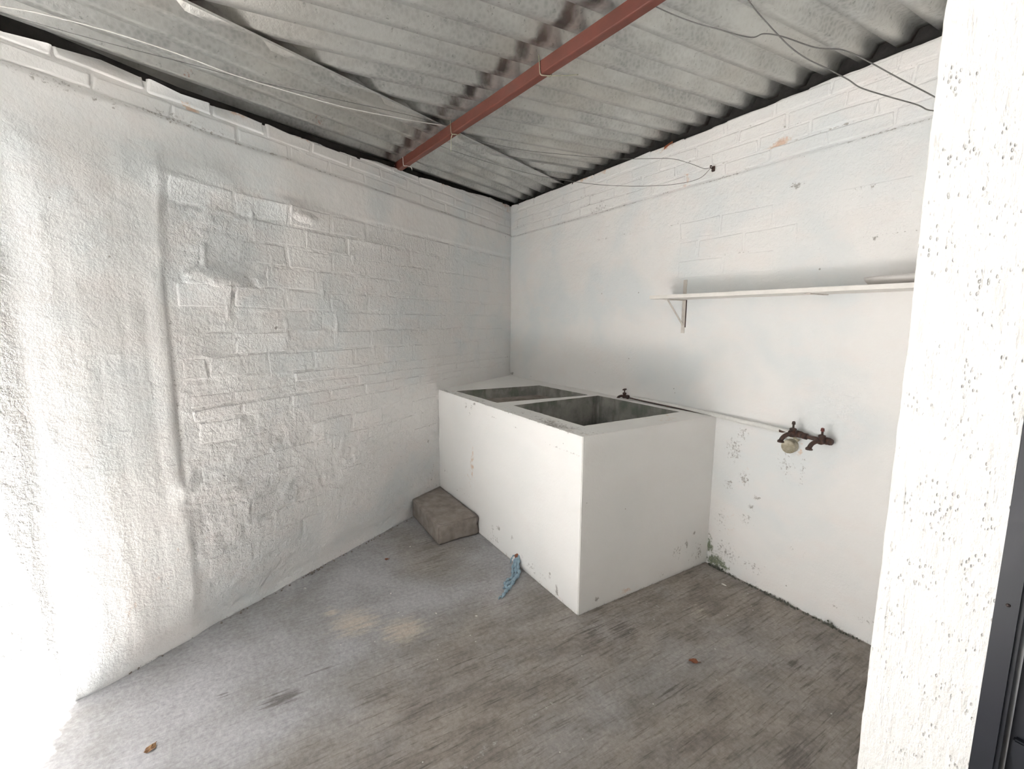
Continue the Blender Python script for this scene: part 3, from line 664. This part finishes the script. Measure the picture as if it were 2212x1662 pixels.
mk = np.stack([Rm, .27*np.ones(len(va))*np.clip(.8+2*fbm(va[:, 0], va[:, 1], 3, 2, 232), 0, 1.5), .22+Rm*0, Rm*0], -1)
npmesh('rim', np.column_stack([va, zz])-np.array(L0), np.array(tris), M_SINKW, sink, mask=mk)
def basin(poly, loop, depth, slope, seed):
    n = len(loop); levels = np.linspace(0, 1, 9); co = []
    cx = sum(p[0] for p in poly)/4; cy = sum(p[1] for p in poly)/4
    for t in levels:
        for i, p in enumerate(loop):
            k = 1-.03*t; x = cx+(p[0]-cx)*k; y = cy+(p[1]-cy)*k
            bot = HS-depth-slope*(x-cx)
            j = .003*math.sin(i*3.1+t*9) if t > 0 else 0
            co.append((x+j, y+j, HS-.001+(bot-HS)*t+(0.001 if t == 0 else 0)))
    f = []
    for a in range(8):
        for i in range(n): f.append((a*n+i, a*n+(i+1) % n, (a+1)*n+(i+1) % n, (a+1)*n+i))
    ob = npmesh('basin', np.array(co)-np.array(L0), np.array(f), M_BASIN, sink, smooth=False)
    # floor of the basin
    base = [co[8*n+i] for i in range(n)]
    bm = bmesh.new(); vs_ = [bm.verts.new(Vector(p)-L0) for p in base]; bm.faces.new(vs_); bmobj('basin_floor', bm, M_CONC if depth < .2 else M_BASIN, ob)
    return ob
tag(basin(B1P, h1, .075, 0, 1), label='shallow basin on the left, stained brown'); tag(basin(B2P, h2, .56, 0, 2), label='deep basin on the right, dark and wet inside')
# ribs of a scrubbing surface at the floor of the shallow basin
for i in range(9):
    bm = bmesh.new(); x = .86+.045*i; add_tube(bm, [(x-L0.x, -.80-L0.y, HS-.077), (x-L0.x+.01, -.25-L0.y, HS-.077)], .008, 6); bmobj('scrubbing_rib', bm, M_CONC, sink, True)
# drain stub at the foot of the front
bm = bmesh.new(); add_tube(bm, [(1.725-L0.x, YS+.02-L0.y, .062), (1.725-L0.x, YS-.012-L0.y, .058)], [.018, .016], 10); o = bmobj('drain_stub', bm, M_LEAF2, sink, True); tag(o, label='reddish drain stub')

# ------------------------------------------------------------------ step
def blk(name, foot, h, mat, lab, cat):
    c = Vector((sum(p[0] for p in foot)/4, sum(p[1] for p in foot)/4, 0)); bm = bmesh.new()
    a = [bm.verts.new((p[0]-c.x, p[1]-c.y, 0)) for p in foot]; b = [bm.verts.new((p[0]-c.x, p[1]-c.y, h)) for p in foot]
    bm.faces.new(a[::-1]); bm.faces.new(b)
    for i in range(4): bm.faces.new((a[i], a[(i+1) % 4], b[(i+1) % 4], b[i]))
    bmesh.ops.bevel(bm, geom=bm.edges[:], offset=.006, segments=2, affect='EDGES')
    bmesh.ops.triangulate(bm, faces=bm.faces[:])
    bmesh.ops.subdivide_edges(bm, edges=[e for e in bm.edges if e.calc_length() > .05], cuts=12, use_grid_fill=True)
    bmesh.ops.recalc_face_normals(bm, faces=bm.faces); bm.normal_update()
    P = np.array([v.co for v in bm.verts]); d = .010*fbm(P[:, 0]+P[:, 2], P[:, 1]-P[:, 2], 14, 3, 300)
    right = np.clip((P[:, 0]-.22)/.05, 0, 1)
    for v, dd, r in zip(bm.verts, d, right):
        v.co += v.normal*(dd*(.45+1.3*r)); v.co.z = max(v.co.z, 0)
    return tag(bmobj(name, bm, mat, None, True, loc=c), lab, cat)
blk('step_block', [(.585, -1.0), (.735, -1.285), (1.262, -1.30), (1.24, -1.0)], .132, M_CONC, 'low rough concrete step against the sink and the left wall', 'step')

# ------------------------------------------------------------------ taps and pipe
pipe = empty('water_pipe', (2.3, -.030, .905)); tag(pipe, 'thin water pipe along the wall from the sink to the taps', 'pipe')
bm = bmesh.new(); add_tube(bm, spline([(1.600-2.3, 0, .006), (1.8-2.3, .0, .003), (2.0-2.3, -.001, .001), (2.2-2.3, 0, -.001), (2.28-2.3, 0, -.004)], 4), .0045, 8); o = bmobj('pipe_run_or_gap_shade', bm, M_RUST, pipe, True); tag(o, label='dark line on the sink rim standing in for the shaded gap under the pipe')  # thin dark tube drawn as the gap shade beneath the white run
bm = bmesh.new(); add_tube(bm, spline([(1.66-2.3, .010, .012), (1.9-2.3, .008, .010), (2.1-2.3, .006, .008), (2.27-2.3, 0.002, .004), (2.42-2.3, .003, -.002), (2.6-2.3, .0, -.006), (2.72-2.3, -.003, -.010)], 4), .0120, 10); o = bmobj('pipe_run_or_gap_shade', bm, M_WPIPE, pipe, True); tag(o, label='white painted run')
bm = bmesh.new(); add_tube(bm, spline([(2.655-2.3, -.0035, -.0085), (2.72-2.3, -.004, -.010), (2.80-2.3, -.004, -.014), (2.885-2.3, -.004, -.018)], 4), .0105, 8)
for x in (2.70, 2.765, 2.865): add_tube(bm, [(x-2.3, -.004, -.0125), (x-2.3+.02, -.004, -.0135)], .0155, 8)
o = bmobj('pipe_run_or_gap_shade', bm, M_RUST, pipe, True); tag(o, label='dark bare run between the wall taps')
def tap(loc, rz_, lab, hmat, tee=True, sc=1.0, hr=0.0):
    """inlet at the origin, spout towards local -y"""
    t = empty('water_tap', loc, rz_); t.scale = (sc, sc, sc); tag(t, lab, 'tap', 'taps on the water pipe')
    bm = bmesh.new()
    if tee: add_tube(bm, [(-.020, 0, 0), (-.015, 0, 0), (.015, 0, 0), (.020, 0, 0)], [.014, .0155, .0155, .014], 10)
    add_tube(bm, [(0, .004, 0), (0, -.010, 0), (0, -.016, 0), (0, -.020, 0), (0, -.036, .001), (0, -.046, .001)], [.0155, .0155, .012, .0125, .0155, .013], 10)
    add_tube(bm, [(0, -.032, .004), (0, -.032, .018), (0, -.032, .020), (0, -.032, .028), (0, -.032, .031)], [.013, .012, .0145, .0145, .008], 8)
    bmobj('tap_body', bm, M_RUST, t, True)
    bm = bmesh.new(); add_tube(bm, spline([(0, -.040, .002), (0, -.060, .001), (0, -.080, -.008), (0, -.090, -.020), (0, -.092, -.026)], 4), .0095, 10)
    add_tube(bm, [(0, -.091, -.024), (0, -.093, -.028), (0, -.093, -.034)], [.010, .0145, .0145], 10); bmobj('spout', bm, M_RUST, t, True)
    bm = bmesh.new(); add_tube(bm, [(0, -.032, .028), (0, -.032, .052)], .0045, 8); bmobj('stem', bm, M_RUST, t, True)
    bm = bmesh.new(); add_tube(bm, [(-.024, -.032, .052), (-.018, -.032, .054), (-.006, -.032, .053), (.006, -.032, .053), (.018, -.032, .054), (.024, -.032, .052)], [.004, .0058, .0045, .0045, .0058, .004], 8)
    add_tube(bm, [(0, -.032, .047), (0, -.032, .060)], [.008, .0065], 8); o = bmobj('tap_handle', bm, hmat, t, True); o.matrix_local = Matrix.Translation((0, -.032, 0)) @ Matrix.Rotation(hr, 4, 'Z') @ Matrix.Translation((0, .032, 0))
    return t
tap((1.612, -.028, .915), math.radians(-78), 'small rusty tap over the back rim of the sink', M_RUST, False, .92)
tap((2.742, -.028, .895), math.radians(-20), 'dark tap above the grimy pipe stub on the wall', M_RUST, sc=1.05, hr=math.radians(-45))
tap((2.870, -.026, .888), math.radians(-20), 'dark tap with red handle at the end of the wall pipe', M_TAPRED, sc=1.05, hr=math.radians(-45))
bpy.context.view_layer.update()
t = empty('pipe_stub', (2.700, 0, .822)); tag(t, 'stubby grimy white pipe end in the wall below the tap', 'pipe')
bm = bmesh.new(); add_tube(bm, [(0, .02, .004), (0, -.030, 0), (0, -.035, 0), (0, -.035, 0)], [.034, .034, .032, .025], 20, cap=True); bmobj('pipe_end', bm, M_STUB, t, True)
bm = bmesh.new(); add_tube(bm, spline([(-.038, -.006, .028), (-.03, -.014, .045), (-.01, -.018, .055), (.015, -.018, .052), (.036, -.01, .034)], 4), [.004+.005*math.sin(i*1.1)**2 for i in range(17)], 7); bmobj('mortar_collar', bm, M_STUB, t, True)

# ------------------------------------------------------------------ shelf
sh = empty('wall_shelf', (2.7, 0, 1.565)); tag(sh, 'white painted wall shelf on a metal bracket', 'shelf')
bm = bmesh.new(); add_box(bm, 1.935-2.7, 3.478-2.7, -.222, .004, 0, .0195, .0015)
for v in bm.verts: v.co.z += -.003*(v.co.x+.765)/1.5+.0012*math.sin(v.co.x*7)
bmobj('shelf_board', bm, M_SHELF, sh)
def bracket(x, down=True):
    bm = bmesh.new()
    if down:
        add_box(bm, x-.0125, x+.0125, -.004, .004, -.200, .118, .001)
        o = bmobj('bracket_upright', bm, M_BRKT, sh); bm = bmesh.new()
        a, b = Vector((x, -.150, -.004)), Vector((x, -.006, -.150)); add_tube(bm, [a, b], .0048, 6); bmobj('bracket_brace', bm, M_BRKT, sh); bm = bmesh.new()
    add_box(bm, x-.0125, x+.0125, -.165, .002, -.006, 0, .001); bmobj('bracket_arm', bm, M_BRKT, sh)
bracket(2.012-2.7); bracket(2.79-2.7, False)
bm = bmesh.new(); add_box(bm, 2.0275-2.7, 2.031-2.7, -.006, .004, -.165, -.002); o = bmobj('bracket_shadow_gap', bm, M_RUST, sh); o.name = 'bracket_shade_strip'  # dark strip added for the shade beside the bracket upright
# shallow dish on the shelf, mostly hidden by the pier
t = empty('oval_dish', (3.13, -.10, 1.584)); tag(t, 'shallow pale dish lying on the shelf by the pier', 'dish')
bm = bmesh.new(); n = 28; prof_ = [(.10, 0), (.135, .004), (.150, .022), (.154, .033), (.149, .033), (.145, .022), (.13, .009), (.02, .007)]; rings = []
for r, z in prof_: rings.append([bm.verts.new((r*math.cos(2*math.pi*k_/n), r*.55*math.sin(2*math.pi*k_/n), z)) for k_ in range(n)])
for a, b in zip(rings, rings[1:]):
    for k_ in range(n): bm.faces.new((a[k_], a[(k_+1) % n], b[(k_+1) % n], b[k_]))
bm.faces.new(rings[0][::-1]); bm.faces.new(rings[-1]); bmobj('dish_body', bm, M_DISH, t, True)

# ------------------------------------------------------------------ pier at the right, door frame
def pier():
    # profile around the pier in plan: left side -> rounded corner -> front -> right
    n_f, n_z = 60, 520
    t = np.linspace(0, 1, n_f); zs = np.linspace(0, 2.47, n_z)
    path = []
    for q in t:
        if q < .3: path.append((3.487, -.02-(1.135*(q/.3))))
        elif q < .42:
            a = (q-.3)/.12*math.pi/2; path.append((3.487+.013*(1-math.cos(a)), -1.157-.013*math.sin(a)))
        else: path.append((3.500+(.170)*(q-.42)/.58, -1.170))
    path = np.array(path); 
    tg = np.gradient(path, axis=0); tg /= np.linalg.norm(tg, axis=1)[:, None]+1e-9; nr = np.stack([tg[:, 1], -tg[:, 0]], 1)
    arc = np.concatenate([[0], np.cumsum(np.linalg.norm(np.diff(path, axis=0), axis=1))])
    A_, Z_ = np.meshgrid(arc, zs, indexing='ij')
    D = .006*fbm(A_*0, Z_, 3.5, 3, 400)+.0035*fbm(A_, Z_*.35, 45, 3, 401)+.003*fbm(A_, Z_, 18, 3, 402)
    X = path[:, 0][:, None]+nr[:, 0][:, None]*D+.010*(1.3-Z_)/1.3*0; Y = path[:, 1][:, None]+nr[:, 1][:, None]*D
    X = X+(-.006+(Z_/2.4)*-.012+.012)*(A_ < 1.35)
    mk = np.stack([.30+0*A_, 0*A_, .9+0*A_, 0*A_], -1)
    return X, Y, Z_, mk
X, Y, Z_, mk = pier()
def stucco():
    m = NT('pale_stucco'); n = m.noise(60, 5, 0.65, m.vec((1, 1, .45))); v = m.vor(150, m.vec((1, 1, .45))); st = m.noise(70, 4, .6, m.vec((1, 1, .12)))
    pit = m.ramp(v.outputs['Distance'], .30, .14); on = m.ramp(m.noise(22, 3, .6), .47, .62)
    pf = m.math('MULTIPLY', pit, on)
    c = m.mix(m.math('MULTIPLY', pf, .30), (0.88, 0.875, 0.86), (0.34, 0.33, 0.33)); c = m.mix(m.math('MULTIPLY', m.ramp(st, .58, .70), .28), c, (.50, .47, .44))
    m.bump(m.math('SUBTRACT', m.math('ADD', m.math('MULTIPLY', n, .8), m.math('MULTIPLY', st, .6)), m.math('MULTIPLY', pf, .35)), .009)
    return m.out(c, .7, spec=.3)
M_STUCCO = stucco()
wr = npmesh('wall_right', np.stack([X, Y, Z_], -1).reshape(-1, 3), gridfaces(60, 520, True), M_STUCCO, mask=mk.reshape(-1, 4)); tag(wr, 'pier with rough white stucco, nearest the camera', kind='structure')
o = quadprism('pier_core', [(3.505, -.01), (3.675, -.01), (3.675, -1.150), (3.505, -1.150)], 0, 2.47, M_WALL, wr)
door = empty('door_1', (3.67, -1.16, 0)); tag(door, 'dark blue metal door and frame beside the white pier', kind='structure')
bm = bmesh.new(); add_box(bm, .002, .040, -.022, .05, 0, 2.12, .006); bmobj('door_frame', bm, M_NAVY, door)
bm = bmesh.new(); add_box(bm, .040, 1.08, -.022, .05, 2.06, 2.12, .004); bmobj('door_frame', bm, M_NAVY, door)
bm = bmesh.new(); add_box(bm, .044, 1.08, .010, .035, .02, 2.06, .003); bmobj('door_leaf', bm, M_NAVY, door)
bm = bmesh.new()
for z in (.62, 1.18): add_box(bm, .05, 1.06, -.004, .012, z, z+.04, .003)
bmobj('door_rail', bm, M_NAVY, door)
bm = bmesh.new()
for z in (.92, 1.22): add_tube(bm, [(.020, -.020, z), (.020, -.024, z)], [.004, .003], 8)
bmobj('screw', bm, M_RUST, door, True)

# ------------------------------------------------------------------ small things on the floor
def strands(name, root_pts, mat, lab, cat):
    t = empty(name, root_pts[0][0]); tag(t, lab, cat); o0 = Vector(root_pts[0][0])
    for pts, r in root_pts[1:]:
        bm = bmesh.new(); sp = spline([Vector(p)-o0 for p in pts], 6); n = len(sp)
        add_tube(bm, sp, [r*(1.0+.35*math.sin(i*1.3))*(1 if i < n-4 else max(.25, (n-i)/5)) for i in range(n)], 7); bmobj('strand', bm, mat, t, True)
    return t
strands('blue_rag', [((1.74, -1.02, 0),),
    ([(1.728, -.985, .060), (1.745, -1.012, .055), (1.765, -1.035, .030), (1.80, -1.055, .012), (1.84, -1.085, .010), (1.875, -1.12, .009), (1.905, -1.165, .008), (1.93, -1.205, .007), (1.965, -1.245, .005)], .0085),
    ([(1.735, -.990, .066), (1.758, -1.010, .050), (1.785, -1.030, .022), (1.825, -1.05, .018), (1.86, -1.10, .014), (1.868, -1.145, .011), (1.895, -1.195, .008)], .009),
    ([(1.715, -.985, .050), (1.735, -1.02, .045), (1.76, -1.05, .020), (1.80, -1.075, .010), (1.835, -1.10, .012), (1.84, -1.13, .012), (1.865, -1.165, .010), (1.90, -1.175, .008), (1.92, -1.165, .006)], .008),
    ([(1.935, -1.205, .006), (1.950, -1.225, .005), (1.945, -1.245, .004), (1.962, -1.262, .003)], .004),
    ([(1.710, -.99, .058), (1.70, -1.01, .055), (1.695, -1.02, .035), (1.70, -1.03, .010)], .004)], M_BLUE, 'twisted pale blue rag trailing from the drain of the sink', 'rag')
def leaf(loc, size, mat, lab, rz_, seed):
    r = random.Random(seed); bm = bmesh.new(); n = 11; c = bm.verts.new((0, 0, size*.30)); ring = []; mid = []
    for k_ in range(n):
        a = 2*math.pi*k_/n; q = size*(.78+.3*r.random())
        ring.append(bm.verts.new((q*math.cos(a), q*.8*math.sin(a), .001+size*.35*r.random()))); mid.append(bm.verts.new((q*.5*math.cos(a), q*.4*math.sin(a), size*(.1+.25*r.random()))))
    for k_ in range(n):
        bm.faces.new((c, mid[k_], mid[(k_+1) % n])); bm.faces.new((mid[k_], ring[k_], ring[(k_+1) % n], mid[(k_+1) % n]))
    add_tube(bm, [(size*.75, 0, .003), (size*1.1, size*.1, .004), (size*1.35, size*.25, .003)], .0012, 5)
    o = bmobj('dry_leaf', bm, mat, None, False, loc=Vector(loc)); o.rotation_euler.z = rz_
    return tag(o, lab, 'leaf', 'dry leaves on the floor')
leaf((2.769, -.770, .001), .020, M_LEAF2, 'reddish curled leaf on the floor right of the sink', .6, 1)
leaf((2.085, -2.678, .001), .019, M_LEAF, 'brown dry leaf on the floor near the bottom left', 2.4, 2)
leaf((1.262, -1.636, .001), .014, M_LEAF2, 'small brown leaf on the floor in front of the step', 1.2, 3)
for i, (x, y) in enumerate([(2.48, -.13), (1.335, -2.1), (1.62, -1.72), (2.02, -1.42), (1.18, -1.46), (1.90, -1.58)]):
    bm = bmesh.new(); b = [(-.011, -.004), (.002, -.006), (.012, -.001), (.006, .005), (-.008, .004)]
    lo = [bm.verts.new((p[0]*(1 if i else 1.4), p[1], .0004)) for p in b]; hi = [bm.verts.new((p[0]*.9*(1 if i else 1.4), p[1]*.9, .003)) for p in b]
    bm.faces.new(lo[::-1]); bm.faces.new(hi)
    for k_ in range(5): bm.faces.new((lo[k_], lo[(k_+1) % 5], hi[(k_+1) % 5], hi[k_]))
    if i: bmesh.ops.scale(bm, vec=(.55, .55, .8), verts=bm.verts)
    o = bmobj('paint_flake', bm, M_SHELF, None, False, loc=Vector((x, y, .001))); o.rotation_euler.z = i*1.3
    tag(o, 'white paint flake on the floor below the back wall right of the sink' if i == 0 else ['', 'white paint flake by the foot of the left wall', 'white paint flake on the floor in front of the step, towards the camera', 'white paint flake on the floor beside the blue rag', 'white paint flake closest to the concrete step', 'white paint flake halfway between rag and left wall'][i], 'flake', 'paint flakes on the floor')
# moss and grime heaped at the foot of the back wall
bm = bmesh.new(); r = random.Random(11)
dens = [(2.30, 2.40, .022, 60), (2.40, 2.62, .006, 45), (2.62, 2.76, .013, 60), (2.76, 2.93, .006, 25), (2.93, 2.97, .026, 30), (2.97, 3.08, .006, 20)]
for a, b, h, n in dens:
    for q in range(n):
        x = r.uniform(a, b); hh = h*r.uniform(.25, 1); rr_ = r.uniform(.002, .0055)
        b2 = bmesh.new(); bmesh.ops.create_icosphere(b2, subdivisions=1, radius=rr_, matrix=Matrix.Translation((x, -.008-r.uniform(0, .012), r.uniform(0, hh))) @ Matrix.Diagonal((1, .8, r.uniform(.8, 1.8), 1)))
        for v in b2.verts: v.co += Vector((r.uniform(-1, 1), r.uniform(-1, 1), r.uniform(-1, 1)))*rr_*.35
        merge(bm, b2)
o = bmobj('moss', bm, M_MOSS); tag(o, 'dark moss and grime along the foot of the back wall', 'moss', kind='stuff')
# crumbs of mortar in the joint by the left wall
bm = bmesh.new(); r = random.Random(12)
for q in range(70):
    s = r.uniform(1.5, 3.3) if q > 25 else r.gauss(2.33, .05); h = .018+r.uniform(0, .02); p = PL(s, .002, h); rr_ = r.uniform(.002, .006)
    b2 = bmesh.new(); bmesh.ops.create_icosphere(b2, subdivisions=1, radius=rr_, matrix=Matrix.Translation(p)); merge(bm, b2)
o = bmobj('mortar_crumbs', bm, M_CONC); tag(o, 'crumbs of grey mortar along the foot of the left wall', 'crumbs', kind='stuff')
